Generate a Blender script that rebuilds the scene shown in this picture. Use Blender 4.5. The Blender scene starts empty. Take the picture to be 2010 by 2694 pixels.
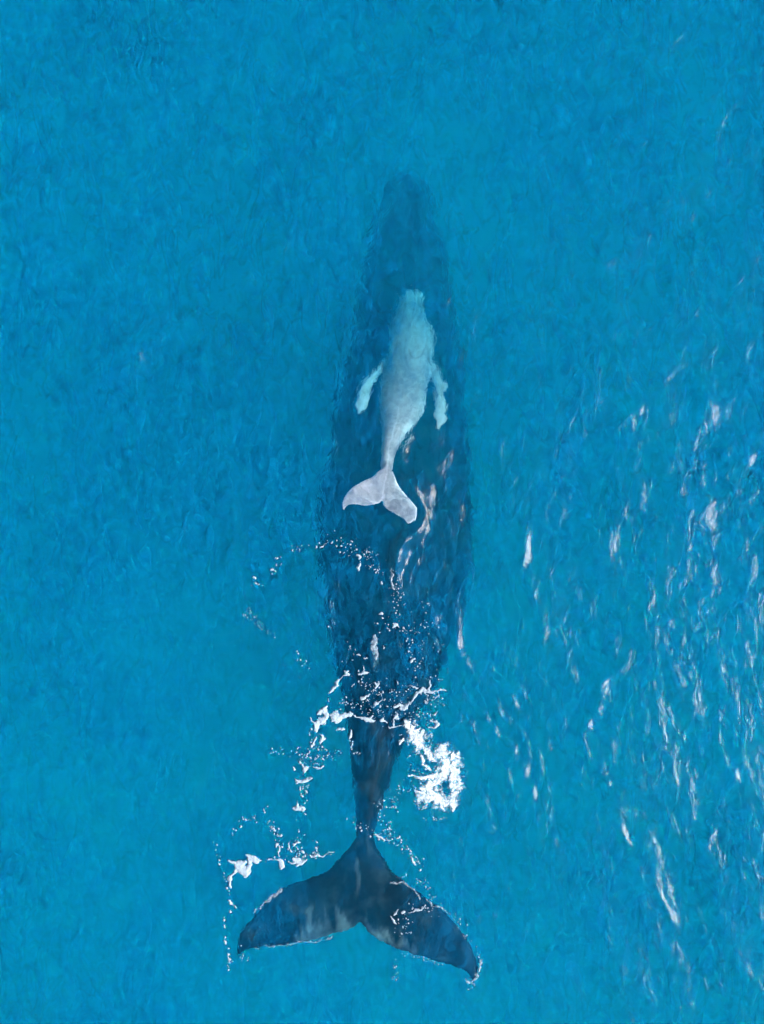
import bpy, bmesh, math, random
import numpy as np
from mathutils import Vector

# ------------------------------------------------------------------ camera, sky, sun, exposure
S = bpy.context.scene
CAM_H, HALF_W = 17.0, 7.05            # drone height over the sea, half the frame width on the surface
cd = bpy.data.cameras.new('camera'); cam = bpy.data.objects.new('camera', cd); S.collection.objects.link(cam)
cam.location = (0, 0, CAM_H); cam.rotation_euler = (0, 0, 0)
cd.sensor_fit = 'HORIZONTAL'; cd.angle = 2*math.atan(HALF_W/CAM_H); cd.clip_end = 3000
S.camera = cam

SUN_EL, SUN_AZ = math.radians(38), math.radians(-12)     # azimuth from +X, counter-clockwise
w = bpy.data.worlds.new("World"); S.world = w; w.use_nodes = True
wn, wl = w.node_tree.nodes, w.node_tree.links
sky = wn.new('ShaderNodeTexSky'); sky.sky_type = 'NISHITA'; sky.sun_disc = False
sky.sun_elevation = SUN_EL; sky.sun_rotation = math.pi/2 - SUN_AZ
wl.new(sky.outputs[0], wn['Background'].inputs[0]); wn['Background'].inputs[1].default_value = 0.05
ld = bpy.data.lights.new('sun', 'SUN'); ld.energy = 3.4; ld.angle = math.radians(26); ld.color = (1, .96, .91)
sun = bpy.data.objects.new('sun', ld); S.collection.objects.link(sun)
sd = Vector((math.cos(SUN_EL)*math.cos(SUN_AZ), math.cos(SUN_EL)*math.sin(SUN_AZ), math.sin(SUN_EL)))
sun.rotation_euler = sd.to_track_quat('Z', 'Y').to_euler()
S.view_settings.view_transform = 'Standard'; S.view_settings.look = 'None'
S.view_settings.exposure = 1.74; S.view_settings.gamma = 1
cy = S.cycles
cy.use_adaptive_sampling = True; cy.adaptive_threshold = 0.02
cy.use_denoising = True; cy.denoiser = 'OPENIMAGEDENOISE'
cy.max_bounces = 10; cy.diffuse_bounces = 3; cy.glossy_bounces = 3; cy.transmission_bounces = 6
cy.volume_bounces = 5; cy.transparent_max_bounces = 12
cy.sample_clamp_indirect = 6; cy.time_limit = 700

rng = np.random.RandomState(7); random.seed(7)

def px(x, y, z=0.0):
    """a place in the scene from its place in the photo (2010 x 2694) and its height"""
    k = 2*HALF_W/2010
    a, b = (x-1005)*k, (1347-y)*k; r = math.hypot(a, b)
    if z < 0 and r > 1e-6:                      # below the surface the line of sight is bent by the water
        t = r+(-z)*math.tan(math.asin(math.sin(math.atan(r/CAM_H))/1.33)); a *= t/r; b *= t/r
    else: a *= (CAM_H-z)/CAM_H; b *= (CAM_H-z)/CAM_H
    return Vector((a, b, z))

# ------------------------------------------------------------------ noise in numpy
_perm = rng.permutation(256); _perm = np.concatenate([_perm, _perm, _perm])
_ang = rng.rand(256)*2*math.pi; _gx, _gy = np.cos(_ang), np.sin(_ang)
def perlin(x, y, seed=0):
    x = x + seed*17.31; y = y - seed*9.73
    xi = np.floor(x).astype(int); yi = np.floor(y).astype(int)
    xf = x-xi; yf = y-yi
    u = xf*xf*xf*(xf*(xf*6-15)+10); v = yf*yf*yf*(yf*(yf*6-15)+10)
    def g(ix, iy, dx, dy):
        h = _perm[_perm[ix & 255] + (iy & 255)]
        return _gx[h]*dx + _gy[h]*dy
    a = g(xi, yi, xf, yf); b = g(xi+1, yi, xf-1, yf); c = g(xi, yi+1, xf, yf-1); d = g(xi+1, yi+1, xf-1, yf-1)
    return ((a+u*(b-a)) + v*((c+u*(d-c))-(a+u*(b-a))))*1.5
def fbm(x, y, n=4, seed=0, gain=.5):
    s = 0; a = 1
    for i in range(n):
        s = s + a*perlin(x, y, seed+i*3); x = x*2.03; y = y*2.03; a *= gain
    return s
def sstep(a, b, t):
    t = np.clip((t-a)/(b-a), 0, 1); return t*t*(3-2*t)

# ------------------------------------------------------------------ the sea surface as a height field
K = 2*HALF_W/2010
def chop(x, y):
    """how broken the surface is: rough to the right and top, slick where the flukes have stirred it"""
    X = x/K+1005; Y = 1347-y/K
    m = .74 + .12*sstep(1000, 0, Y)
    slick = np.exp(-((X-520)/430)**2-((Y-2250)/520)**2) + .8*np.exp(-((X-1050)/300)**2-((Y-2550)/420)**2)
    slick += .75*np.exp(-((X-560)/200)**2-((Y-1750)/260)**2)
    m = m*(1-.5*np.clip(slick, 0, 1))
    return m*(1+.35*fbm(x*.35, y*.35, 2, 60))
_w = []
for i in range(70):
    lam = .22*(18.0)**(rng.rand()**1.35)
    th = math.radians(-8+rng.randn()*30)
    _w.append((2*math.pi/lam*math.cos(th), 2*math.pi/lam*math.sin(th), rng.rand()*6.283, lam, 0))
for i in range(55):
    lam = .22*(14.0)**(rng.rand()**1.35)
    th = math.radians(112+rng.randn()*26)
    _w.append((2*math.pi/lam*math.cos(th), 2*math.pi/lam*math.sin(th), rng.rand()*6.283, lam, 1))
# single steeper wavelets: place in the photo, half length, half width (m), turn, slope
RIDGES = [(1100, 1230, .75, .26, -8, .42), (1150, 1320, .90, .28, -14, .42), (1120, 1420, .5, .2, 4, .40), (1100, 1470, .55, .13, 12, .46), (1180, 1180, .35, .14, -20, .42), (1135, 1600, .45, .12, 6, .44), (1165, 1500, .35, .10, 4, .44), (1130, 1720, .30, .09, 2, .42), (990, 1700, .30, .06, -4, .40), (960, 2020, .3, .06, 0, .36), (1020, 1660, .3, .06, -8, .38),
    (1075, 1600, .40, .07, 8, .42), (1210, 1640, .60, .12, 14, .44), (1245, 1760, .35, .07, 12, .42), (1590, 1830, .75, .17, -4, .38), (1595, 2010, .35, .13, 2, .32),
    (1375, 1480, .45, .16, -8, .32), (1425, 1640, .30, .08, 10, .32), (1870, 1080, .60, .16, -12, .30), (1700, 1080, .3, .14, -20, .26), (1910, 2030, .55, .10, 6, .30), (1400, 2090, .35, .06, 8, .30),
    (1310, 1930, .35, .06, 10, .30), (1560, 680, .3, .12, -16, .26), (1800, 640, .35, .12, -14, .26), (1950, 350, .4, .12, -16, .26), (1740, 2420, .4, .08, 10, .28), (1900, 2200, .4, .08, 6, .28),
    (1640, 2250, .25, .08, 4, .26), (1260, 1060, .3, .08, -6, .28), (1215, 960, .25, .08, -6, .28)]
RINGS = [(px(1190, 2010), .42, .010, 1.3, 1.6), (px(560, 1560), .30, .007, 1.0, 1.5), (px(930, 2240), .5, .006, 3.2, 2.0),
         (px(900, 1500), .34, .006, 1.9, 1.4)]
def sea(x, y):
    wx = x + .5*fbm(x*.45, y*.45, 2, 20); wy = y + .5*fbm(x*.45, y*.45, 2, 40)
    far = np.hypot(np.clip(np.abs(x)-11, 0, None), np.clip(np.abs(y)-13, 0, None))
    h = 0
    side = sstep(2.5, -3.5, x)
    for kx, ky, ph, lam, kind in _w:
        g = (.35+.65*side) if kind else 1-.75*side
        a = g*.0118*lam/6.283*((2.3 if kind else .8) if lam > .9 else .8)/(1+(far/(lam*14))**2)
        s = np.sin(kx*wx+ky*wy+ph)
        h = h + a*(1-2*np.abs(np.sin((kx*wx+ky*wy+ph)*.5))*.9 if lam < .9 else s)
    h = h + .030*(fbm(x*1.3+y*.3, y*.55, 4, 5, .55))/(1+(far/6)**2)
    h = h*chop(x, y)
    for RX, RY, ln, wd, ang, sl in RIDGES:
        c = px(RX, RY); th = math.radians(ang); dx, dy = wx-c.x, wy-c.y
        u = dx*math.cos(th)+dy*math.sin(th)+.10*np.sin(dy*5+RX); v = -dx*math.sin(th)+dy*math.cos(th)
        h = h+(sl+.03)*wd/.86*np.exp(-np.clip(u/wd+.7, -9, 9)**2-(v/ln)**4)*(.75+.6*fbm(x*2.2, y*1.6, 2, 81))
    for c, lam, a, r0, wd in RINGS:
        r = np.hypot(x-c.x, y-c.y)
        h = h + a*np.exp(-((r-r0)/(wd*.4))**2)*np.cos(6.283*(r+.12*perlin(x*1.5, y*1.5, 31))/lam*1.6)
    return h

def axis(half, step, end):
    c = np.arange(-half, half+1e-6, step)
    o = []; d = step; p = c[-1]
    while p < end:
        d *= 1.16; p += d; o.append(p)
    o = np.array(o); return np.concatenate([-o[::-1], c, o])

# ------------------------------------------------------------------ materials
def mat(name):
    m = bpy.data.materials.new(name); m.use_nodes = True
    m.node_tree.nodes.clear(); return m, m.node_tree.nodes, m.node_tree.links
def N(nodes, t, **kw):
    n = nodes.new(t)
    for k, v in kw.items():
        if k[0] == 'i': n.inputs[int(k[1:])].default_value = v
        else: setattr(n, k, v)
    return n
def math_(n, l, op, a, b):
    m = N(n, 'ShaderNodeMath', operation=op)
    for i, v in enumerate((a, b)):
        if isinstance(v, (int, float)): m.inputs[i].default_value = v
        else: l.new(v, m.inputs[i])
    return m.outputs[0]

GLASS = True
def water_material():
    m, n, l = mat('sea_water')
    out = N(n, 'ShaderNodeOutputMaterial')
    tc = N(n, 'ShaderNodeTexCoord'); at = N(n, 'ShaderNodeAttribute', attribute_name='chop')
    mp = N(n, 'ShaderNodeMapping'); mp.inputs['Scale'].default_value = (1.0, .62, 1); l.new(tc.outputs['Object'], mp.inputs[0])
    mp.inputs['Rotation'].default_value = (0, 0, math.radians(-12))
    n1 = N(n, 'ShaderNodeTexNoise'); n1.inputs['Scale'].default_value = 4.6; n1.inputs['Detail'].default_value = 5
    n1.inputs['Roughness'].default_value = .55; n1.inputs['Distortion'].default_value = .9
    n2 = N(n, 'ShaderNodeTexNoise', noise_type='RIDGED_MULTIFRACTAL'); n2.inputs['Scale'].default_value = 11; n2.inputs['Detail'].default_value = 2
    n2.inputs['Distortion'].default_value = 1.2
    l.new(mp.outputs[0], n1.inputs[0]); l.new(tc.outputs['Object'], n2.inputs[0])
    b1 = N(n, 'ShaderNodeBump'); b1.inputs['Distance'].default_value = .035
    b2 = N(n, 'ShaderNodeBump'); b2.inputs['Distance'].default_value = .012
    l.new(n1.outputs[0], b1.inputs['Height']); l.new(n2.outputs[0], b2.inputs['Height'])
    l.new(at.outputs['Fac'], b1.inputs['Strength'])
    l.new(math_(n, l, 'MULTIPLY', at.outputs['Fac'], .5), b2.inputs['Strength'])
    l.new(b1.outputs[0], b2.inputs['Normal'])
    lw = N(n, 'ShaderNodeLayerWeight'); lw.inputs[0].default_value = .5; l.new(b2.outputs[0], lw.inputs['Normal'])
    fr = math_(n, l, 'ADD', math_(n, l, 'MULTIPLY', math_(n, l, 'POWER', lw.outputs['Facing'], 5), .9), .010)
    tr = N(n, 'ShaderNodeBsdfRefraction' if GLASS else 'ShaderNodeBsdfTransparent')
    if GLASS:
        tr.inputs['IOR'].default_value = 1.33; tr.inputs['Roughness'].default_value = 0; l.new(b2.outputs[0], tr.inputs['Normal'])
    b3 = N(n, 'ShaderNodeBump'); b3.inputs['Distance'].default_value = .42; l.new(n1.outputs[0], b3.inputs['Height']); l.new(at.outputs['Fac'], b3.inputs['Strength'])
    b4 = N(n, 'ShaderNodeBump'); b4.inputs['Distance'].default_value = .10; l.new(n2.outputs[0], b4.inputs['Height']); b4.inputs['Strength'].default_value = .6
    n5 = N(n, 'ShaderNodeTexNoise'); n5.inputs['Scale'].default_value = 1.5; n5.inputs['Detail'].default_value = 3; n5.inputs['Distortion'].default_value = .5
    m5 = N(n, 'ShaderNodeMapping'); m5.inputs['Scale'].default_value = (.55, 1.1, 1); m5.inputs['Rotation'].default_value = (0, 0, math.radians(32)); l.new(tc.outputs['Object'], m5.inputs[0]); l.new(m5.outputs[0], n5.inputs[0])
    b0 = N(n, 'ShaderNodeBump'); b0.inputs['Distance'].default_value = .9; l.new(n5.outputs[0], b0.inputs['Height']); l.new(at.outputs['Fac'], b0.inputs['Strength']); l.new(b0.outputs[0], b3.inputs['Normal'])
    l.new(b3.outputs[0], b4.inputs['Normal'])
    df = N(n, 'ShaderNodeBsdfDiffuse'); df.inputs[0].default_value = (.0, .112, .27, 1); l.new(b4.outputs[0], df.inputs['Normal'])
    mx = N(n, 'ShaderNodeMixShader')          # scattering top layer; noise in its opacity paints in lit crests and darker bands
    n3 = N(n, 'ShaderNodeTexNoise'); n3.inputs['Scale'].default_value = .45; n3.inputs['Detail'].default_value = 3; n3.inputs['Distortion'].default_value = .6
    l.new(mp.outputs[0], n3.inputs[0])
    crest_tone = math_(n, l, 'MULTIPLY', math_(n, l, 'SUBTRACT', n1.outputs[0], .5), math_(n, l, 'MULTIPLY', at.outputs['Fac'], 1.15))
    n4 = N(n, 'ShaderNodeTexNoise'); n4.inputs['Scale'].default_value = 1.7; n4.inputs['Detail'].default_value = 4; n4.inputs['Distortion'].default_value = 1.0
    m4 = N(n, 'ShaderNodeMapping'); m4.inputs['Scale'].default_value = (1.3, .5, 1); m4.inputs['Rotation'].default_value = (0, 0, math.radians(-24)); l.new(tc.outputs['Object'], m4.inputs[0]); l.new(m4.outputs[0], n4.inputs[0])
    crest_lit = math_(n, l, 'SUBTRACT', 1, math_(n, l, 'MULTIPLY', math_(n, l, 'ABSOLUTE', math_(n, l, 'SUBTRACT', n4.outputs[0], .56), 0), 16)); crest_lit.node.use_clamp = True
    crest_tone = math_(n, l, 'ADD', crest_tone, math_(n, l, 'MULTIPLY', math_(n, l, 'MULTIPLY', crest_lit, at.outputs['Fac']), .24))  # streaks of crest highlight painted into the layer's opacity
    ff = math_(n, l, 'ADD', math_(n, l, 'ADD', crest_tone, math_(n, l, 'MULTIPLY', math_(n, l, 'SUBTRACT', n3.outputs[0], .5), .85)), .185)
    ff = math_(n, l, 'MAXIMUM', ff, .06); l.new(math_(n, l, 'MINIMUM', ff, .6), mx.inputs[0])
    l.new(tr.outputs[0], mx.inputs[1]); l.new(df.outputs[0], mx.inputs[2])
    gl = N(n, 'ShaderNodeBsdfGlossy'); gl.inputs['Roughness'].default_value = .12; b5 = N(n, 'ShaderNodeBump'); b5.inputs['Distance'].default_value = .022; l.new(n1.outputs[0], b5.inputs['Height']); l.new(b5.outputs[0], gl.inputs['Normal'])
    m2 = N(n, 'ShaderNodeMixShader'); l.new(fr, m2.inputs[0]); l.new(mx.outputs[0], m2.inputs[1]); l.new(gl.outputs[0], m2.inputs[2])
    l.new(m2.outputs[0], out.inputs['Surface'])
    sc = N(n, 'ShaderNodeVolumeScatter'); sc.inputs['Color'].default_value = (.002, .56, .98, 1); sc.inputs['Density'].default_value = .18
    ab = N(n, 'ShaderNodeVolumeAbsorption'); ab.inputs['Color'].default_value = (.0, .938, .992, 1); ab.inputs['Density'].default_value = .6
    ad = N(n, 'ShaderNodeAddShader'); l.new(sc.outputs[0], ad.inputs[0]); l.new(ab.outputs[0], ad.inputs[1])
    l.new(ad.outputs[0], out.inputs['Volume'])
    return m

# ------------------------------------------------------------------ sea water: a closed body with the waves on top
def mesh_np(name, V, F, m, attrs=None, smooth=True):
    me = bpy.data.meshes.new(name); me.from_pydata(V.tolist() if hasattr(V, 'tolist') else V, [], F.tolist() if hasattr(F, 'tolist') else F)
    me.materials.append(m)
    if smooth: me.polygons.foreach_set('use_smooth', [True]*len(me.polygons))
    for k, a in (attrs or {}).items():
        at = me.attributes.new(k, 'FLOAT', 'POINT'); at.data.foreach_set('value', np.asarray(a, dtype=np.float32))
    me.update(); o = bpy.data.objects.new(name, me); S.collection.objects.link(o); return o

BOTTOM = -19.0
def build_sea():
    ax, ay = axis(8.6, .04, 700), axis(11.0, .04, 700)
    X, Y = np.meshgrid(ax, ay); Z = sea(X, Y); C = np.clip(chop(X, Y), 0, 2)
    nx, ny = len(ax), len(ay)
    V = np.stack([X.ravel(), Y.ravel(), Z.ravel()], 1)
    idx = np.arange(nx*ny).reshape(ny, nx)
    F = np.stack([idx[:-1, :-1], idx[:-1, 1:], idx[1:, 1:], idx[1:, :-1]], -1).reshape(-1, 4).tolist()
    ring = list(idx[0, :]) + list(idx[1:, -1]) + list(idx[-1, -2::-1]) + list(idx[-2:0:-1, 0])
    low = V[ring].copy(); low[:, 2] = BOTTOM
    base = len(V); V = np.concatenate([V, low]); R = len(ring)
    for i in range(R):
        j = (i+1) % R; F.append([int(ring[j]), int(ring[i]), base+i, base+j])
    F.append([base+i for i in range(R)][::-1])
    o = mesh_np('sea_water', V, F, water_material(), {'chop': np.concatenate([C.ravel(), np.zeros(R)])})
    o['kind'] = 'structure'
build_sea()

def build_seabed():
    m, n, l = mat('sea_sand'); out = N(n, 'ShaderNodeOutputMaterial'); b = N(n, 'ShaderNodeBsdfDiffuse')
    tc = N(n, 'ShaderNodeTexCoord'); no = N(n, 'ShaderNodeTexNoise'); no.inputs['Scale'].default_value = .25; no.inputs['Detail'].default_value = 4
    cr = N(n, 'ShaderNodeValToRGB'); cr.color_ramp.elements[0].position = .35; cr.color_ramp.elements[1].position = .65
    cr.color_ramp.elements[0].color = (.30, .29, .24, 1); cr.color_ramp.elements[1].color = (.62, .58, .47, 1)
    l.new(tc.outputs['Object'], no.inputs[0]); l.new(no.outputs[0], cr.inputs[0]); l.new(cr.outputs[0], b.inputs[0]); l.new(b.outputs[0], out.inputs[0])
    a = axis(24, 1.0, 690); X, Y = np.meshgrid(a, a)
    Z = -10.0 - 7.0*sstep(-8, 12, Y) + 1.2*sstep(-2, 8, X) + .35*fbm(X*.15, Y*.15, 3, 90)
    k = len(a); idx = np.arange(k*k).reshape(k, k)
    o = mesh_np('seabed', np.stack([X.ravel(), Y.ravel(), Z.ravel()], 1),
                np.stack([idx[:-1, :-1], idx[:-1, 1:], idx[1:, 1:], idx[1:, :-1]], -1).reshape(-1, 4), m)
    o['kind'] = 'structure'
build_seabed()

# ------------------------------------------------------------------ whales
def crom(P, n):
    """resample a list of rows by a Catmull-Rom curve, n steps per span"""
    P = np.array(P, float); Q = np.vstack([2*P[0]-P[1], P, 2*P[-1]-P[-2]]); out = []
    for i in range(1, len(Q)-2):
        for t in np.linspace(0, 1, n, endpoint=False):
            a, b, c, d = Q[i-1], Q[i], Q[i+1], Q[i+2]
            out.append(.5*((2*b)+(c-a)*t+(2*a-5*b+4*c-d)*t*t+(3*b-a-3*c+d)*t**3))
    out.append(P[-1]); return np.array(out)

def loft(bm, rings):
    """rings: (P, Q, up, down): two edge points and the half thickness above and below"""
    prev = None; M = 28
    for P, Q, up, dn in rings:
        c = (P+Q)/2; h = (Q-P)/2; vs = []
        for k in range(M):
            a = 2*math.pi*k/M; s = math.sin(a)
            vs.append(bm.verts.new(c+h*math.cos(a)+Vector((0, 0, (up if s > 0 else dn)*s))))
        if prev:
            for k in range(M): bm.faces.new((prev[k], prev[(k+1) % M], vs[(k+1) % M], vs[k]))
        else: bm.faces.new(vs[::-1])
        prev = vs
    bm.faces.new(prev)

def body(bm, st, n=6):
    """st rows: y, x left, x right, z, up, down   (photo pixels, metres)"""
    R = []
    for y, a, b, z, u, d in crom(st, n): R.append((px(a, y, z), px(b, y, z), max(u, .01), max(d, .01)))
    loft(bm, R)
def blade(bm, st, n=6):
    """st rows: leading x, y, trailing x, y, z, half thickness"""
    R = []
    for a, b, c, d, z, t in crom(st, n): R.append((px(a, b, z), px(c, d, z), max(t, .006), max(t, .006)))
    loft(bm, R)

def finish(name, bm, voxel, m, smooth=3):
    bmesh.ops.recalc_face_normals(bm, faces=bm.faces)
    me = bpy.data.meshes.new(name); bm.to_mesh(me); bm.free(); me.materials.append(m)
    o = bpy.data.objects.new(name, me); S.collection.objects.link(o)
    r = o.modifiers.new('r', 'REMESH'); r.mode = 'VOXEL'; r.voxel_size = voxel; r.use_smooth_shade = True
    s = o.modifiers.new('s', 'SMOOTH'); s.iterations = smooth; s.factor = .5
    dg = bpy.context.evaluated_depsgraph_get(); me2 = bpy.data.meshes.new_from_object(o.evaluated_get(dg))
    o.modifiers.clear(); o.data = me2; me2.name = name; bpy.data.meshes.remove(me)
    if not me2.materials: me2.materials.append(m)
    return o

def skin(name, dark, pale, mott, rough=.45):
    m, n, l = mat(name); out = N(n, 'ShaderNodeOutputMaterial'); p = N(n, 'ShaderNodeBsdfPrincipled')
    at = N(n, 'ShaderNodeAttribute', attribute_name='pale'); tc = N(n, 'ShaderNodeTexCoord')
    no = N(n, 'ShaderNodeTexNoise'); no.inputs['Scale'].default_value = mott[0]; no.inputs['Detail'].default_value = 6; no.inputs['Distortion'].default_value = .8
    l.new(tc.outputs['Object'], no.inputs[0])
    v = math_(n, l, 'MULTIPLY', math_(n, l, 'SUBTRACT', no.outputs[0], .5), mott[1])
    f = math_(n, l, 'ADD', at.outputs['Fac'], v); f.node.use_clamp = True
    mx = N(n, 'ShaderNodeMix', data_type='RGBA'); l.new(f, mx.inputs['Factor']); mx.inputs['A'].default_value = dark; mx.inputs['B'].default_value = pale
    l.new(mx.outputs['Result'], p.inputs['Base Color']); p.inputs['Roughness'].default_value = rough; p.inputs['Specular IOR Level'].default_value = .08
    bp = N(n, 'ShaderNodeBump'); bp.inputs['Distance'].default_value = .01; bp.inputs['Strength'].default_value = .5
    l.new(no.outputs[0], bp.inputs['Height']); l.new(bp.outputs[0], p.inputs['Normal'])
    l.new(p.outputs[0], out.inputs[0]); return m

def coords(o):
    me = o.data; v = np.empty(len(me.vertices)*3, dtype=np.float32); me.vertices.foreach_get('co', v); v = v.reshape(-1, 3)
    R = np.hypot(v[:, 0], v[:, 1])+1e-6; d = np.clip(-v[:, 2], 0, None); rs = R*CAM_H/(CAM_H+d)
    for _ in range(6): rs = R-d*np.tan(np.arcsin(np.sin(np.arctan(rs/CAM_H))/1.33))
    return v, v[:, 0]*rs/R/K+1005, 1347-v[:, 1]*rs/R/K
def set_attr(o, name, val):
    a = o.data.attributes.new(name, 'FLOAT', 'POINT'); a.data.foreach_set('value', val.astype(np.float32))

q = 2010/1652.0
# the mother ---------------------------------------------------------------
MOTHER = [(y*q, a*q, b*q, z, u, d) for y, a, b, z, u, d in [
    (380, 862, 900, -5.9, .10, .10), (392, 846, 918, -5.8, .24, .26), (430, 826, 938, -5.6, .38, .48), (500, 802, 952, -5.3, .50, .70),
    (560, 790, 962, -5.1, .62, .90), (640, 772, 980, -4.7, .76, 1.05), (740, 754, 996, -4.3, .88, 1.20), (860, 727, 1010, -3.9, 1.0, 1.30),
    (980, 706, 1018, -3.45, 1.1, 1.35), (1100, 690, 1024, -3.0, 1.15, 1.35), (1210, 690, 1021, -2.6, 1.15, 1.30), (1320, 700, 1002, -2.2, 1.10, 1.20),
    (1420, 720, 972, -1.75, 1.02, 1.0), (1500, 740, 935, -1.35, .92, .85), (1560, 750, 892, -1.10, .78, .75), (1620, 757, 868, -.98, .62, .68),
    (1690, 762, 842, -.86, .48, .58), (1750, 768, 823, -.74, .34, .44), (1800, 771, 810, -.62, .22, .30), (1840, 768, 812, -.56, .17, .20), (1900, 764, 796, -.50, .12, .12),
    (1975, 772, 782, -.46, .04, .04)]]
def F2(X, Y): return 550+X/2.065, 2150+Y/2.065
def fluke_rows(rows, z0, z1, t0, t1, f):
    out = []; k = len(rows)-1
    for i, (a, b, c, d) in enumerate(rows):
        s = i/k; out.append((*f(a, b), *f(c, d), z0+(z1-z0)*s, t0+(t1-t0)*s**.7))
    return out
def build_mother():
    global MOTHER
    MOTHER = [(a, b, c, z if z > -2.2 else -2.2+(z+2.2)*.58, u, d) for a, b, c, z, u, d in MOTHER]
    m = skin('whale_skin', (.002, .010, .019, 1), (.28, .36, .42, 1), (3.0, .10))
    bm = bmesh.new(); body(bm, MOTHER)
    L = [(815, 90, 815, 560), (740, 185, 790, 600), (640, 285, 700, 630), (520, 335, 600, 662), (400, 378, 480, 690), (290, 475, 370, 704), (220, 560, 280, 712), (170, 625, 215, 722), (150, 690, 180, 738), (158, 748, 166, 752)]
    Rr = [(815, 90, 815, 560), (905, 150, 850, 606), (985, 275, 900, 655), (1070, 350, 990, 702), (1170, 425, 1090, 742), (1270, 500, 1180, 768), (1350, 585, 1260, 790), (1410, 670, 1330, 812), (1450, 760, 1385, 836), (1462, 830, 1408, 862), (1438, 892, 1424, 894)]
    rr = random.Random(5)
    def worn(rows):
        R = crom(rows, 5); out = []
        for i, (a, b, c, d) in enumerate(R):
            j = 0 if i < 6 else 5.5
            out.append((a, b+rr.uniform(-j, j)*.6, c, d+rr.uniform(-j, j)))
        return out
    blade(bm, fluke_rows(worn(L), -.50, -.62, .13, .035, F2), 2); blade(bm, fluke_rows(worn(Rr), -.50, -.34, .13, .035, F2), 2)
    # dorsal fin on its low hump
    body(bm, [(1375*q, 800*q, 812*q, -.95, .12, .1), (1400*q, 797*q, 815*q, -.84, .30, .1), (1425*q, 799*q, 815*q, -.74, .40, .1), (1440*q, 803*q, 812*q, -.68, .38, .1), (1450*q, 805*q, 810*q, -.66, .15, .1)], 4)
    # pectoral fins, folded down under the body
    for s in (-1, 1):
        rows = []
        for t, dz, wd in ((0, 0, .50), (.25, -.7, .55), (.5, -1.6, .50), (.75, -2.5, .40), (.93, -3.1, .24), (1, -3.4, .06)):
            X = 884 + s*(105-60*t); Y = 700+230*t; z = -3.7+dz; wp = wd*60
            rows.append(((X)*q, (Y-wp)*q, (X)*q, (Y+wp)*q, z, .09*(1-.6*t)))
        blade(bm, rows)
    o = finish('humpback_whale', bm, .04, m, 2)
    v, X, Y = coords(o)
    nz = fbm(v[:, 0]*2.2, v[:, 1]*2.2, 4, 70)
    # white pigment along the rear margin of the flukes
    nz2 = fbm(v[:, 0]*7+v[:, 1]*1.2, v[:, 1]*1.3, 4, 75)
    fl = np.interp(X, [640, 740, 800, 850, 900, 945, 1000, 1040, 1085, 1130], [2500, 2500, 2440, 2420, 2412, 2420, 2452, 2462, 2490, 2560])
    p = .62*sstep(-14, 30, Y-fl+nz2*34)*(.75+.5*nz)*sstep(745, 800, X)*sstep(1105, 1085, X)*(1-.7*np.exp(-((X-952)/26)**2))
    p += .30*sstep(10, 4, np.abs(X-(820-(Y-2400)*.2)+nz*8))*sstep(2370, 2400, Y)*sstep(2470, 2440, Y)
    p += .22*sstep(7, 2, np.abs(X-940+nz*6))*sstep(2250, 2270, Y)*sstep(2370, 2330, Y)
    p *= (Y > 2200)
    p += .30*np.exp(-((X-(808*q))/9)**2)*sstep(1385*q, 1400*q, Y)*sstep(1455*q, 1440*q, Y)*1.6
    p += .10*np.clip(nz, 0, 1)
    p = np.where(v[:, 2] < np.interp(Y, [500, 2000, 2300], [-3.9, -1.6, -1.2])-1.0, .25, p)
    set_attr(o, 'pale', np.clip(p, 0, 1))
    o['label'] = 'huge dark humpback whale seen from above, its broad flukes just below the surface'; o['category'] = 'whale'
build_mother()

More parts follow.
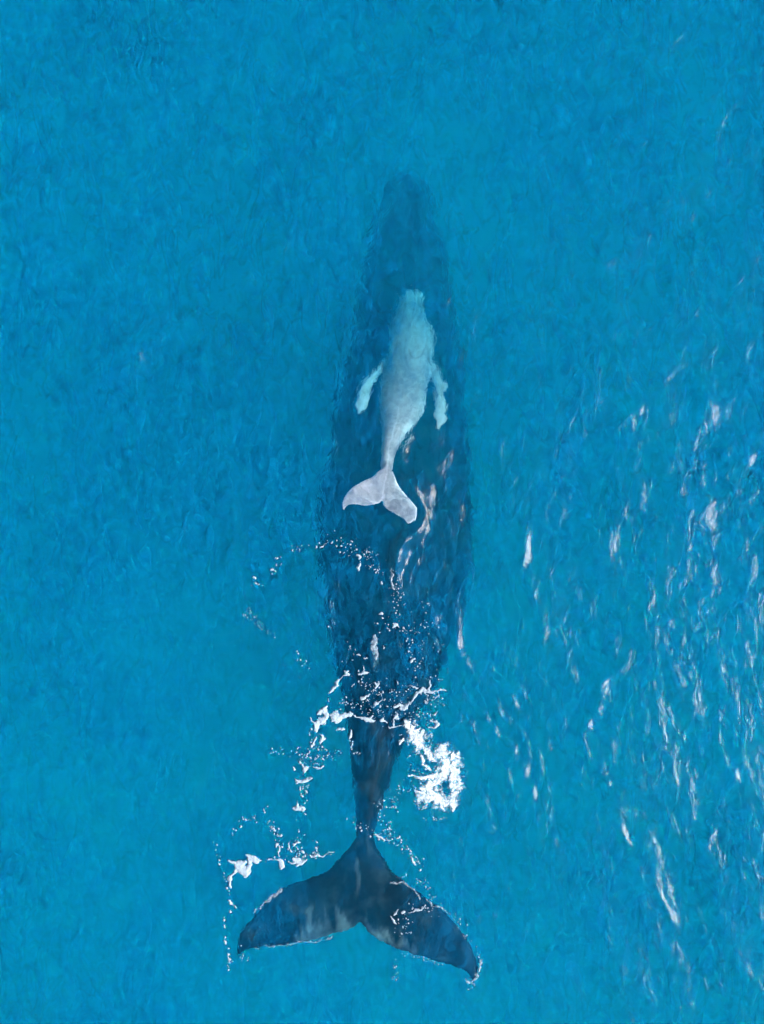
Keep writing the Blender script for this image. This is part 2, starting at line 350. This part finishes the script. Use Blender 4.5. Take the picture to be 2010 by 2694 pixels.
# the calf -----------------------------------------------------------------
def F1(X, Y): return 800+X/3.162, 700+Y/3.162
def build_calf():
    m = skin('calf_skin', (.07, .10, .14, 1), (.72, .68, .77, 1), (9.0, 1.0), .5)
    bm = bmesh.new()
    rows = []
    for Y, a, b, z, u, d in [(186, 890, 922, -1.85, .03, .03), (196, 866, 944, -1.84, .07, .07), (218, 842, 970, -1.83, .11, .11), (252, 826, 986, -1.81, .15, .15), (300, 812, 995, -1.87, .18, .2), (380, 785, 1000, -1.78, .23, .26), (450, 752, 1012, -1.68, .27, .32),
                          (530, 722, 1055, -1.58, .31, .38), (620, 700, 1075, -1.48, .34, .42), (720, 694, 1062, -1.38, .36, .44), (830, 670, 1045, -1.27, .37, .45), (950, 640, 1030, -1.15, .37, .44),
                          (1060, 622, 1012, -1.03, .36, .42), (1160, 626, 1002, -.92, .34, .38), (1250, 634, 975, -.82, .31, .34), (1330, 643, 925, -.72, .28, .30), (1420, 648, 872, -.62, .24, .26), (1520, 645, 812, -.51, .18, .2),
                          (1610, 640, 762, -.41, .12, .14), (1680, 640, 738, -.33, .08, .1), (1760, 650, 722, -.27, .06, .06), (1850, 650, 700, -.22, .04, .04), (1950, 640, 656, -.18, .02, .02)]:
        x0, y0 = F1(a, Y); x1, _ = F1(b, Y); rows.append((y0, x0, x1, z, u, d))
    body(bm, rows, 5)
    L = [(690, 1640, 665, 1900), (620, 1705, 640, 1962), (560, 1755, 590, 1984), (480, 1790, 520, 1996), (420, 1828, 450, 1986), (365, 1875, 395, 1984), (330, 1930, 362, 1996), (314, 1975, 345, 2012), (322, 2024, 334, 2030)]
    Rr = [(690, 1640, 665, 1900), (745, 1715, 660, 1990), (780, 1790, 715, 2035), (830, 1855, 765, 2066), (875, 1910, 815, 2090), (915, 1955, 845, 2115), (942, 2000, 862, 2138), (945, 2050, 890, 2148), (935, 2100, 912, 2112), (927, 2130, 921, 2132)]
    blade(bm, fluke_rows(L, -.20, -.16, .05, .022, F1)); blade(bm, fluke_rows(Rr, -.20, -.12, .05, .022, F1))
    LF = [(740, 760, 700, 960), (690, 770, 645, 890), (625, 825, 600, 945), (555, 892, 564, 992), (500, 952, 547, 1048), (452, 1034, 542, 1091), (446, 1100, 524, 1146), (424, 1150, 512, 1195), (442, 1190, 484, 1214), (452, 1232, 474, 1238)]
    RF = [(1000, 790, 990, 950), (1060, 800, 1035, 915), (1110, 850, 1055, 960), (1152, 924, 1070, 1010), (1192, 994, 1078, 1060), (1168, 1065, 1082, 1115), (1190, 1150, 1093, 1185), (1174, 1222, 1070, 1250), (1190, 1272, 1094, 1300), (1132, 1350, 1094, 1350), (1106, 1385, 1078, 1378)]
    blade(bm, fluke_rows(LF, -1.35, -.80, .08, .03, F1)); blade(bm, fluke_rows(RF, -1.35, -.62, .08, .03, F1))
    o = finish('whale_calf', bm, .018, m, 2)
    v, X, Y = coords(o)
    x = (X-800)*3.162; y = (Y-700)*3.162
    nz = fbm(v[:, 0]*4, v[:, 1]*4, 4, 71)
    lo = np.interp(y, [r[0] for r in [(190,), (620,), (1060,), (1420,), (1690,)]], [880, 700, 622, 648, 638]); hi = np.interp(y, [190, 620, 1060, 1250, 1420, 1690], [930, 1075, 1012, 975, 872, 738])
    edge = np.minimum(x-lo, hi-x)
    bod = (y < 1690)
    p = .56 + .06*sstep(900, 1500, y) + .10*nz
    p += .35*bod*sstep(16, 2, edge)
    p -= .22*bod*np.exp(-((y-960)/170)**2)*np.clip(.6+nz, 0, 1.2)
    fin = bod & ((x < lo-6) | (x > hi+6))
    p = np.where(fin, .86+.35*sstep(1000, 1250, y)+.25*nz, p)
    ridge = np.interp(y, [1150, 1300, 1500, 1690, 1965], [785, 765, 715, 692, 642])
    p += .30*sstep(9, 2, np.abs(x-ridge+nz*10))*sstep(1130, 1180, y)*sstep(1960, 1900, y)
    # paler margins of the flukes
    def dist_poly(pts):
        d = np.full(len(x), 1e9)
        for (a, b), (c, e) in zip(pts[:-1], pts[1:]):
            t = np.clip(((x-a)*(c-a)+(y-b)*(e-b))/((c-a)**2+(e-b)**2), 0, 1); d = np.minimum(d, np.hypot(x-a-t*(c-a), y-b-t*(e-b)))
        return d
    pts = [(r[0], r[1]) for r in L[1:]] + [(r[2], r[3]) for r in L[::-1]]; pts2 = [(r[0], r[1]) for r in Rr[1:]] + [(r[2], r[3]) for r in Rr[::-1]]
    dd = np.minimum(dist_poly(pts), dist_poly(pts2))
    p += (~bod)*.45*sstep(18, 4, dd)
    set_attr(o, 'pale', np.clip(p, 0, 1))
    o['label'] = 'small pale grey whale calf swimming above the back of its mother'; o['category'] = 'whale calf'
build_calf()

# ------------------------------------------------------------------ foam floating on the sea
def foam_material(name, col, k=1.05, kn=1.5):
    m, n, l = mat(name); out = N(n, 'ShaderNodeOutputMaterial')
    at = N(n, 'ShaderNodeAttribute', attribute_name='dens'); tc = N(n, 'ShaderNodeTexCoord')
    no = N(n, 'ShaderNodeTexNoise'); no.inputs['Scale'].default_value = 22; no.inputs['Detail'].default_value = 5; no.inputs['Distortion'].default_value = .6
    l.new(tc.outputs['Object'], no.inputs[0])
    a = math_(n, l, 'ADD', math_(n, l, 'MULTIPLY', at.outputs['Fac'], k), math_(n, l, 'MULTIPLY', math_(n, l, 'SUBTRACT', no.outputs[0], .5), kn))
    a.node.use_clamp = True
    d = N(n, 'ShaderNodeBsdfDiffuse'); d.inputs[0].default_value = col
    bp = N(n, 'ShaderNodeBump'); bp.inputs['Distance'].default_value = .02; l.new(no.outputs[0], bp.inputs['Height']); l.new(bp.outputs[0], d.inputs['Normal'])
    t = N(n, 'ShaderNodeBsdfTransparent'); mx = N(n, 'ShaderNodeMixShader')
    l.new(a, mx.inputs[0]); l.new(t.outputs[0], mx.inputs[1]); l.new(d.outputs[0], mx.inputs[2]); l.new(mx.outputs[0], out.inputs[0])
    return m
FOAM = foam_material('sea_foam', (.27, .34, .41, 1)); SPLASH = foam_material('splash_foam', (.44, .51, .56, 1), .85, 2.2)
LOOSE = []
def A(X, Y): return 600+X/2.36, 1650+Y/2.36
def B(X, Y): return 600+X/2.36, 1350+Y/2.36

def foam_patch(name, f, strokes, label, rag=.5, halo=.25, seed=0, hole=0, group=None, ns=9.0, op=1.0):
    """strokes: polylines of (x, y, radius) in the frame f; the patch is where the field of all strokes is above zero"""
    segs = []
    for st in strokes:
        P = []
        for X, Y, R in st:
            a = f(X, Y); v = px(*a); P.append((v.x, v.y, R/2.2*K))
        if len(P) == 1: P = P*2
        segs += list(zip(P[:-1], P[1:]))
    xs = [p[0] for s in segs for p in s]; ys = [p[1] for s in segs for p in s]; rm = max(p[2] for s in segs for p in s)*2.3+.05
    c = .011
    gx = np.arange(min(xs)-rm, max(xs)+rm, c); gy = np.arange(min(ys)-rm, max(ys)+rm, c)
    X, Y = np.meshgrid(gx, gy)
    wx = X+.05*fbm(X*5, Y*5, 3, seed+3); wy = Y+.05*fbm(X*5, Y*5, 3, seed+9)
    fld = np.full(X.shape, -9.0)
    for (ax, ay, ar), (bx, by, br) in segs:
        L = (bx-ax)**2+(by-ay)**2+1e-12
        t = np.clip(((wx-ax)*(bx-ax)+(wy-ay)*(by-ay))/L, 0, 1)
        rr = ar+(br-ar)*t
        fld = np.maximum(fld, 1-np.hypot(wx-ax-t*(bx-ax), wy-ay-t*(by-ay))/rr)
    nz = fbm(X*ns, Y*ns, 4, seed+20, .6)
    fld = np.minimum(fld, .75)+rag*nz
    if hole: fld = fld-hole*sstep(.16, .02, np.abs(fbm(X*4.5, Y*4.5, 3, seed+33)))*(.6+.4*nz)
    dens = np.where(fld < 0, .42*sstep(-halo, 0, fld), .42+.58*sstep(0, .25, fld))*op if hole else sstep(-halo, .22, fld)*op
    keep = fld > -halo
    ny, nx = X.shape
    q4 = keep[:-1, :-1] & keep[:-1, 1:] & keep[1:, 1:] & keep[1:, :-1]
    idx = np.arange(nx*ny).reshape(ny, nx)
    F = np.stack([idx[:-1, :-1], idx[:-1, 1:], idx[1:, 1:], idx[1:, :-1]], -1)[q4]
    if not len(F): return None
    # connected pieces: the biggest is the patch, the small ones that broke off join the loose flecks
    lab = np.arange(nx*ny)
    while True:
        m_ = lab[F].min(1); old = lab.copy()
        for k in range(4): np.minimum.at(lab, F[:, k], m_)
        lab = lab[lab]
        if (lab == old).all(): break
    fl = lab[F[:, 0]]; ids, cnt = np.unique(fl, return_counts=True)
    rest = F[fl != ids[cnt.argmax()]] if label else F
    if len(rest):
        u = np.unique(rest); rm_ = np.full(nx*ny, -1); rm_[u] = np.arange(len(u))
        x, y, ff = X.ravel()[u], Y.ravel()[u], fld.ravel()[u]
        LOOSE.append((np.stack([x, y, sea(x, y)+.007+.035*np.clip(ff+halo, 0, 1)**.7], 1), rm_[rest], dens.ravel()[u]))
    if not label: return None
    F = F[fl == ids[cnt.argmax()]]
    used = np.unique(F); remap = np.full(nx*ny, -1); remap[used] = np.arange(len(used)); F = remap[F]
    x, y = X.ravel()[used], Y.ravel()[used]; ff = fld.ravel()[used]
    z = sea(x, y)+.007+.035*np.clip(ff+halo, 0, 1)**.7
    o = mesh_np(name, np.stack([x, y, z], 1), F, SPLASH if hole else FOAM, {'dens': dens.ravel()[used]})
    o['label'] = label; o['category'] = 'foam'; o['group'] = group or 'white foam patches floating around the tail of the whale'
    return o

foam_patch('sea_foam', A, [[(1110, 605, 14), (1150, 640, 26), (1185, 700, 40), (1215, 750, 34), (1270, 810, 16), (1330, 760, 26)],
    [(1330, 750, 14), (1345, 810, 28), (1372, 860, 36), (1340, 900, 32), (1300, 930, 22), (1275, 970, 26), (1235, 1030, 50)],
    [(1400, 800, 26), (1400, 880, 34), (1415, 960, 26), (1410, 1040, 20), (1395, 1090, 24), (1340, 1090, 26), (1290, 1055, 28), (1235, 1045, 42)],
    [(1245, 1020, 34), (1300, 1070, 34)], [(1180, 925, 7), (1225, 935, 12), (1275, 950, 16)], [(1120, 915, 6), (1160, 922, 6)], [(1090, 690, 10), (1060, 710, 10)], [(1185, 800, 6), (1250, 890, 7)], [(1395, 1100, 14), (1395, 1140, 8)]],
    'large bright white splash of foam right of the tail stock, biggest of all the foam', .7, 1.0, 1, 1.5)
foam_patch('sea_foam', A, [[(500, 560, 5), (545, 585, 10), (580, 580, 24), (600, 560, 18)], [(610, 490, 7), (590, 515, 18), (565, 525, 12)], [(595, 520, 10), (600, 560, 20), (560, 600, 20), (545, 630, 12)], [(515, 628, 9)]],
    'ragged white foam clump at the left end of the foam line beside the back', .4, .15, 2)
foam_patch('sea_foam', A, [[(640, 535, 14), (665, 560, 26), (700, 550, 20), (735, 540, 15), (772, 532, 9)], [(650, 580, 10), (670, 570, 14)], [(780, 543, 6), (830, 560, 12), (870, 572, 16), (905, 578, 14)], [(895, 540, 8), (885, 565, 14)], [(800, 550, 6), (850, 548, 6)]],
    'bright white foam line crossing the left side of the back', .4, .12, 3)
foam_patch('sea_foam', A, [[(1125, 462, 10), (1150, 435, 11), (1180, 412, 13), (1215, 395, 14), (1250, 390, 10), (1300, 398, 9), (1352, 392, 4)], [(1255, 340, 7), (1248, 385, 8)], [(1300, 400, 8), (1318, 430, 6), (1290, 438, 5)], [(1220, 400, 6), (1235, 425, 5), (1230, 450, 6)], [(1215, 462, 9)], [(1140, 365, 6), (1170, 383, 6), (1100, 360, 4)]],
    'thin branching white foam streak on the right side of the back', .4, .12, 4)
foam_patch('sea_foam', A, [[(1030, 486, 6), (1075, 490, 14), (1105, 492, 12), (1120, 470, 8)], [(1085, 505, 12), (1070, 515, 8)]],
    'short white foam clump below the branching streak', .4, .12, 5)
foam_patch('sea_foam', A, [[(745, 255, 5), (725, 270, 9), (735, 290, 12), (712, 300, 7), (700, 330, 6), (675, 355, 9), (655, 380, 10), (630, 405, 9)], [(750, 290, 8), (720, 262, 6)], [(620, 440, 8)]],
    'slanting white foam trail along the left edge of the back', .35, .12, 6)
foam_patch('sea_foam', A, [[(850, 265, 4), (840, 290, 10), (815, 300, 8)], [(840, 290, 12), (870, 297, 6)]], 'small pointed white foam cap in the middle of the back', .3, .1, 7)
foam_patch('sea_foam', A, [[(1265, 570, 6), (1290, 580, 12), (1300, 605, 14), (1280, 625, 10), (1250, 628, 8)], [(1295, 515, 5), (1285, 540, 5), (1255, 545, 4)], [(1230, 610, 8)]],
    'small hooked white foam curl above the large splash', .35, .12, 8)
foam_patch('sea_foam', A, [[(895, 500, 5), (900, 480, 5), (925, 472, 7), (945, 452, 7), (965, 455, 5)], [(835, 440, 7), (855, 425, 8), (878, 408, 6)], [(770, 365, 9), (790, 352, 9)], [(920, 345, 9), (932, 355, 9), (915, 365, 6)], [(1050, 330, 5), (1062, 355, 5)], [(885, 350, 6)], [(880, 380, 5)]],
    None, .35, .12, 9)
foam_patch('sea_foam', A, [[(950, 590, 5), (965, 570, 7), (975, 590, 5)], [(1030, 590, 13), (1045, 560, 8), (1045, 545, 5)], [(990, 613, 6), (1040, 617, 6), (1080, 614, 4)], [(1060, 570, 8)], [(1100, 540, 6)], [(1030, 455, 5)], [(1130, 600, 7), (1105, 603, 6)]],
    None, .4, .12, 10)
foam_patch('sea_foam', A, [[(758, 640, 7), (765, 665, 11), (750, 685, 8), (760, 705, 5)], [(770, 720, 4), (762, 750, 4), (768, 775, 3)]], 'narrow upright white foam strip on the left edge of the tail stock', .4, .12, 11)
foam_patch('sea_foam', A, [[(678, 640, 5), (700, 632, 10), (720, 630, 9), (705, 648, 8)]], 'small round white foam curl left of the tail stock', .4, .12, 12)
foam_patch('sea_foam', A, [[(575, 670, 7), (590, 685, 11), (575, 705, 8)], [(512, 640, 5), (520, 665, 6)], [(545, 680, 5), (530, 715, 9), (518, 745, 5)], [(595, 725, 3), (605, 760, 4), (628, 785, 6)]],
    None, .4, .12, 13)
foam_patch('sea_foam', A, [[(435, 815, 4), (455, 850, 6), (475, 885, 14), (490, 870, 7)], [(408, 860, 5), (412, 885, 8)], [(520, 872, 5), (545, 878, 8), (585, 862, 7)], [(560, 905, 6)]],
    'spiky white foam patch in the upper part of the left foam chain', .4, .12, 14)
foam_patch('sea_foam', A, [[(412, 935, 5), (435, 955, 10), (465, 962, 13), (495, 945, 9), (522, 930, 5)], [(460, 990, 7), (458, 1000, 7)], [(495, 1010, 6)], [(455, 1040, 8)], [(500, 1060, 6)]],
    'boat shaped white foam patch halfway down the left foam chain', .4, .12, 15)
foam_patch('sea_foam', A, [[(410, 1120, 8), (440, 1112, 14), (465, 1105, 9), (455, 1130, 10)], [(482, 1150, 9)], [(425, 1095, 6), (445, 1125, 10)]],
    'white foam star at the bottom of the left foam chain', .4, .12, 16)
foam_patch('sea_foam', F2, [[(110, 238, 9), (140, 240, 15), (170, 250, 16), (190, 240, 9)], [(160, 255, 22), (180, 285, 36), (200, 300, 24)], [(205, 205, 9), (225, 225, 20), (255, 235, 20), (278, 235, 8)], [(215, 225, 18), (225, 262, 16), (190, 290, 24)], [(140, 295, 14), (120, 325, 12), (118, 345, 14), (128, 375, 9)]],
    'largest solid white foam raft, left of and above the left fluke', .12, .06, 17, 0, None, 7)
foam_patch('sea_foam', F2, [[(365, 232, 5), (385, 245, 16), (400, 255, 18), (395, 275, 8)], [(320, 225, 4), (350, 228, 5), (380, 240, 8)]], 'left of two drop shaped white foam blobs above the left fluke', .15, .06, 18, 0, None, 7)
foam_patch('sea_foam', F2, [[(465, 215, 6), (475, 235, 16), (500, 245, 20), (530, 230, 8)], [(480, 262, 14), (500, 245, 16)], [(430, 240, 4), (465, 240, 6)]], 'right of two drop shaped white foam blobs above the left fluke', .15, .06, 19, 0, None, 7)
foam_patch('sea_foam', F2, [[(330, 58, 6), (352, 58, 8), (355, 85, 6)], [(365, 85, 4), (385, 105, 5)], [(368, 120, 6)], [(368, 152, 9), (372, 160, 8)], [(378, 185, 7), (382, 205, 6)]], None, .2, .08, 20)
foam_patch('sea_foam', F2, [[(455, 118, 5), (436, 140, 6), (432, 168, 7), (445, 180, 5)], [(465, 155, 6), (490, 148, 8)], [(508, 90, 6)], [(512, 180, 11), (520, 186, 9)], [(480, 115, 5)]], 'curled white foam loop above the right drop shaped blob', .25, .08, 21)
foam_patch('sea_foam', F2, [[(545, 208, 4), (585, 208, 6), (625, 210, 4), (650, 190, 5), (682, 182, 5)]], None, .25, .08, 22)
foam_patch('sea_foam', F2, [[(910, 95, 6), (930, 108, 11), (945, 122, 6)], [(965, 128, 5)]], 'oblong white foam bit right of the narrow tail base', .25, .08, 23)
foam_patch('sea_foam', F2, [[(1102, 205, 6), (1112, 225, 11), (1112, 232, 11)], [(1110, 245, 7), (1128, 252, 12)], [(1155, 280, 10)], [(1175, 322, 5)]], None, .25, .08, 24)
foam_patch('sea_foam', F2, [[(1012, 530, 8), (1022, 512, 9), (1030, 505, 4)], [(1058, 512, 11)], [(1085, 512, 5), (1110, 508, 10), (1150, 500, 5), (1172, 482, 9)], [(990, 548, 9), (1003, 568, 9)], [(1110, 490, 6)]],
    None, .25, .08, 25)
foam_patch('sea_foam', F2, [[(985, 348, 5), (1020, 350, 6), (1060, 352, 5), (1100, 378, 5), (1130, 410, 6), (1150, 440, 5)], [(1180, 440, 5), (1200, 462, 8), (1240, 478, 5), (1280, 500, 6), (1310, 530, 3), (1335, 570, 3)], [(1030, 320, 4), (1075, 315, 6), (1060, 300, 4)]],
    'thin broken foam rim along the front edge of the right fluke', .9, .35, 26, op=.45)
foam_patch('sea_foam', F2, [[(392, 385, 8), (385, 405, 6), (345, 430, 10), (320, 455, 9), (285, 490, 6), (250, 520, 4)]], 'faint foam rim along the front edge of the left fluke', .9, .4, 27, op=.35)
foam_patch('sea_foam', F2, [[(230, 715, 3), (300, 705, 3), (350, 698, 6), (450, 690, 4), (500, 680, 5), (560, 672, 5), (620, 662, 4), (655, 655, 7), (690, 640, 3)]], 'thin foam line along the rear edge of the left fluke', .9, .2, 28, op=.35)
foam_patch('sea_foam', F2, [[(1465, 755, 6), (1485, 775, 5), (1470, 800, 5), (1465, 845, 6), (1440, 880, 5), (1425, 895, 5)], [(1400, 870, 4), (1415, 890, 6), (1440, 910, 3)]], 'thin foam curls around the tip of the right fluke', .9, .35, 29, op=.5)
foam_patch('sea_foam', F2, [[(110, 460, 10), (120, 475, 8), (140, 485, 5)], [(120, 508, 10)]], 'bent white foam bit at the top of the dotted column left of the left fluke', .2, .08, 30)
foam_patch('sea_foam', F2, [[(80, 675, 8), (88, 692, 9)]], 'oval white foam bit midway down the dotted column left of the fluke', .2, .08, 31)
foam_patch('sea_foam', F2, [[(100, 752, 9), (105, 775, 9), (112, 790, 6)], [(128, 783, 5)], [(98, 830, 10)]], 'white foam bits at the bottom of the dotted column left of the fluke', .2, .08, 32)
foam_patch('sea_foam', B, [[(800, 262, 8), (810, 275, 10)], [(825, 316, 10), (812, 345, 10), (815, 355, 6)], [(722, 250, 6)], [(845, 340, 3), (885, 330, 3)]], None, .35, .1, 33)
foam_patch('sea_foam', B, [[(1018, 345, 4), (1025, 385, 7), (1030, 430, 7), (1038, 470, 4)], [(950, 425, 6), (955, 450, 4)], [(905, 350, 3), (908, 380, 4)]], None, .7, .2, 34)
foam_patch('sea_foam', B, [[(905, 780, 9), (908, 820, 13), (908, 860, 13), (912, 895, 9)]], 'tall pale foam smear over the low dorsal hump', .8, .4, 35, op=.5)
foam_patch('sea_foam', B, [[(1020, 685, 6), (1035, 695, 13), (1060, 700, 6)], [(988, 705, 6)], [(945, 628, 8), (942, 615, 6)], [(960, 655, 6)], [(975, 822, 8), (970, 832, 6)], [(1135, 925, 6), (1155, 912, 8)], [(1128, 965, 6)]],
    None, .25, .1, 36)
foam_patch('sea_foam', B, [[(795, 875, 5), (820, 880, 7), (825, 905, 4)], [(850, 893, 5), (865, 895, 5)], [(690, 915, 2), (780, 915, 3)], [(840, 940, 3), (845, 965, 5)]], None, .4, .15, 37)
foam_patch('sea_foam', B, [[(255, 350, 7), (272, 345, 8), (295, 350, 7)], [(278, 378, 6)], [(300, 315, 8)], [(335, 318, 6)], [(300, 288, 6)], [(318, 288, 6)], [(182, 438, 9)], [(215, 447, 8)], [(155, 458, 6)], [(165, 408, 7)], [(430, 205, 7)], [(557, 208, 8)], [(578, 215, 7)], [(520, 232, 7)]],
    None, .15, .08, 38)

def flecks():
    """single bubbles and droplets of foam: far too many to count"""
    pts = []
    def along(f, P, n, spread, r0=.9, r1=2.6):
        P = np.array(P, float)
        for _ in range(n):
            i = rng.randint(len(P)-1); t = rng.rand(); p = P[i]+(P[i+1]-P[i])*t+rng.randn(2)*spread
            a = f(*p); pts.append((a[0], a[1], r0+(r1-r0)*rng.rand()**2.5))
    along(A, [(440, 760), (480, 820), (560, 830), (640, 800), (700, 770)], 45, 18)
    along(A, [(520, 640), (560, 760), (480, 850), (470, 1000), (450, 1160)], 60, 28)
    along(A, [(240, 1120), (200, 1160), (100, 1200), (60, 1195)], 12, 9, 1, 3)
    along(A, [(245, 1215), (300, 1260), (310, 1330), (320, 1400)], 26, 12, 1, 3.2)
    along(A, [(470, 1280), (410, 1340), (400, 1400), (480, 1420)], 26, 16, 1, 3)
    along(A, [(230, 1440), (400, 1440), (520, 1420), (640, 1395)], 34, 9)
    along(A, [(940, 1100), (1000, 1120), (1060, 1060), (1090, 980)], 40, 24, 1, 3)
    along(A, [(760, 1200), (800, 1240), (880, 1260), (950, 1300), (1000, 1320), (1110, 1340), (1160, 1440), (1210, 1500)], 60, 14, 1, 3.2)
    along(A, [(930, 1150), (990, 1230), (980, 1290)], 20, 20, 1.2, 3.2)
    along(A, [(1200, 1185), (1300, 1190), (1400, 1180)], 14, 5)
    along(A, [(760, 300), (900, 360), (1000, 380), (1060, 480), (900, 470), (860, 420)], 110, 42)
    along(A, [(700, 480), (800, 470), (950, 560), (1100, 540), (1260, 560)], 80, 22)
    along(A, [(1100, 400), (1200, 330), (1320, 310), (1380, 295)], 22, 16)
    along(A, [(1200, 470), (1320, 430), (1250, 560)], 34, 22)
    along(A, [(1120, 90), (1130, 180), (1220, 220), (1130, 270)], 22, 16)
    along(A, [(1060, 640), (1150, 850), (1240, 950)], 26, 16)
    along(A, [(1290, 700), (1380, 800), (1430, 920), (1440, 1080)], 46, 14)
    along(A, [(1320, 1120), (1400, 1130)], 12, 12)
    along(A, [(760, 700), (770, 780), (820, 790)], 12, 8)
    along(A, [(280, 760), (350, 780), (380, 790)], 12, 14, 1, 3)
    along(A, [(430, 180), (460, 220), (500, 250)], 10, 14, 1, 2.6)
    along(B, [(590, 170), (740, 210), (830, 250), (900, 260)], 60, 26)
    along(B, [(360, 250), (450, 210), (600, 190)], 12, 14)
    along(B, [(110, 600), (150, 640), (200, 700), (260, 760)], 34, 18, .8, 2.2)
    along(B, [(1000, 320), (1040, 450), (1060, 560), (1060, 740)], 60, 22)
    along(B, [(900, 640), (1000, 720), (1150, 740), (1260, 700)], 34, 24)
    along(B, [(950, 380), (900, 350), (870, 330)], 18, 16)
    along(B, [(1240, 480), (1220, 600), (1200, 850)], 14, 14)
    along(B, [(1100, 800), (1200, 830), (1340, 820)], 12, 16)
    along(B, [(620, 660), (760, 840), (800, 900)], 12, 16)
    along(F2, [(35, 130), (40, 180), (80, 300), (85, 340), (105, 410), (80, 560), (85, 640), (105, 720), (110, 790), (98, 830)], 34, 5, 1, 3.4)
    along(F2, [(1000, 500), (1080, 600), (1020, 640), (1130, 480), (1240, 520)], 44, 20)
    along(F2, [(1130, 330), (1200, 380), (1210, 450)], 22, 12)
    along(F2, [(1330, 530), (1400, 640), (1450, 740), (1480, 790)], 24, 10)
    along(F2, [(1000, 690), (1035, 780), (1000, 880), (1030, 855)], 12, 10)
    along(F2, [(1050, 740), (1170, 770), (1280, 800)], 20, 8)
    along(F2, [(170, 700), (180, 770), (210, 780)], 10, 14, .8, 1.8)
    along(F2, [(1400, 880), (1430, 910)], 14, 12, .8, 2)
    along(F2, [(560, 130), (590, 160), (560, 200)], 12, 8, 1, 3)
    along(F2, [(960, 50), (1010, 105), (1060, 170), (1170, 260)], 26, 14, 1, 3.4)
    along(F2, [(130, 80), (190, 20), (290, 20), (330, 60)], 14, 16, 1, 3)
    V = []; Fc = []; D = []
    for X, Y, r in pts:
        c = px(X, Y); R = r*K*1.0; e = .7+.6*rng.rand(); th = rng.rand()*3.14
        b = len(V); z0 = float(sea(np.array([c.x]), np.array([c.y]))[0])
        V.append((c.x, c.y, z0+.022+R*.5)); D.append(1)
        for k in range(9):
            a = k*2*math.pi/9; u, v = R*math.cos(a)*e, R*math.sin(a)/e; u *= .85+.3*rng.rand()
            V.append((c.x+u*math.cos(th)-v*math.sin(th), c.y+u*math.sin(th)+v*math.cos(th), z0+.006)); D.append(.75)
        for k in range(9): Fc.append((b, b+1+k, b+1+(k+1) % 9))
    for v_, f_, d_ in LOOSE:
        b = len(V); V += v_.tolist(); Fc += (f_+b).tolist(); D += d_.tolist()
    o = mesh_np('foam_flecks', V, Fc, FOAM, {'dens': D})
    o['kind'] = 'stuff'; o['label'] = 'tiny white bubbles and droplets of foam sprinkled around the whale'; o['category'] = 'foam'
flecks()
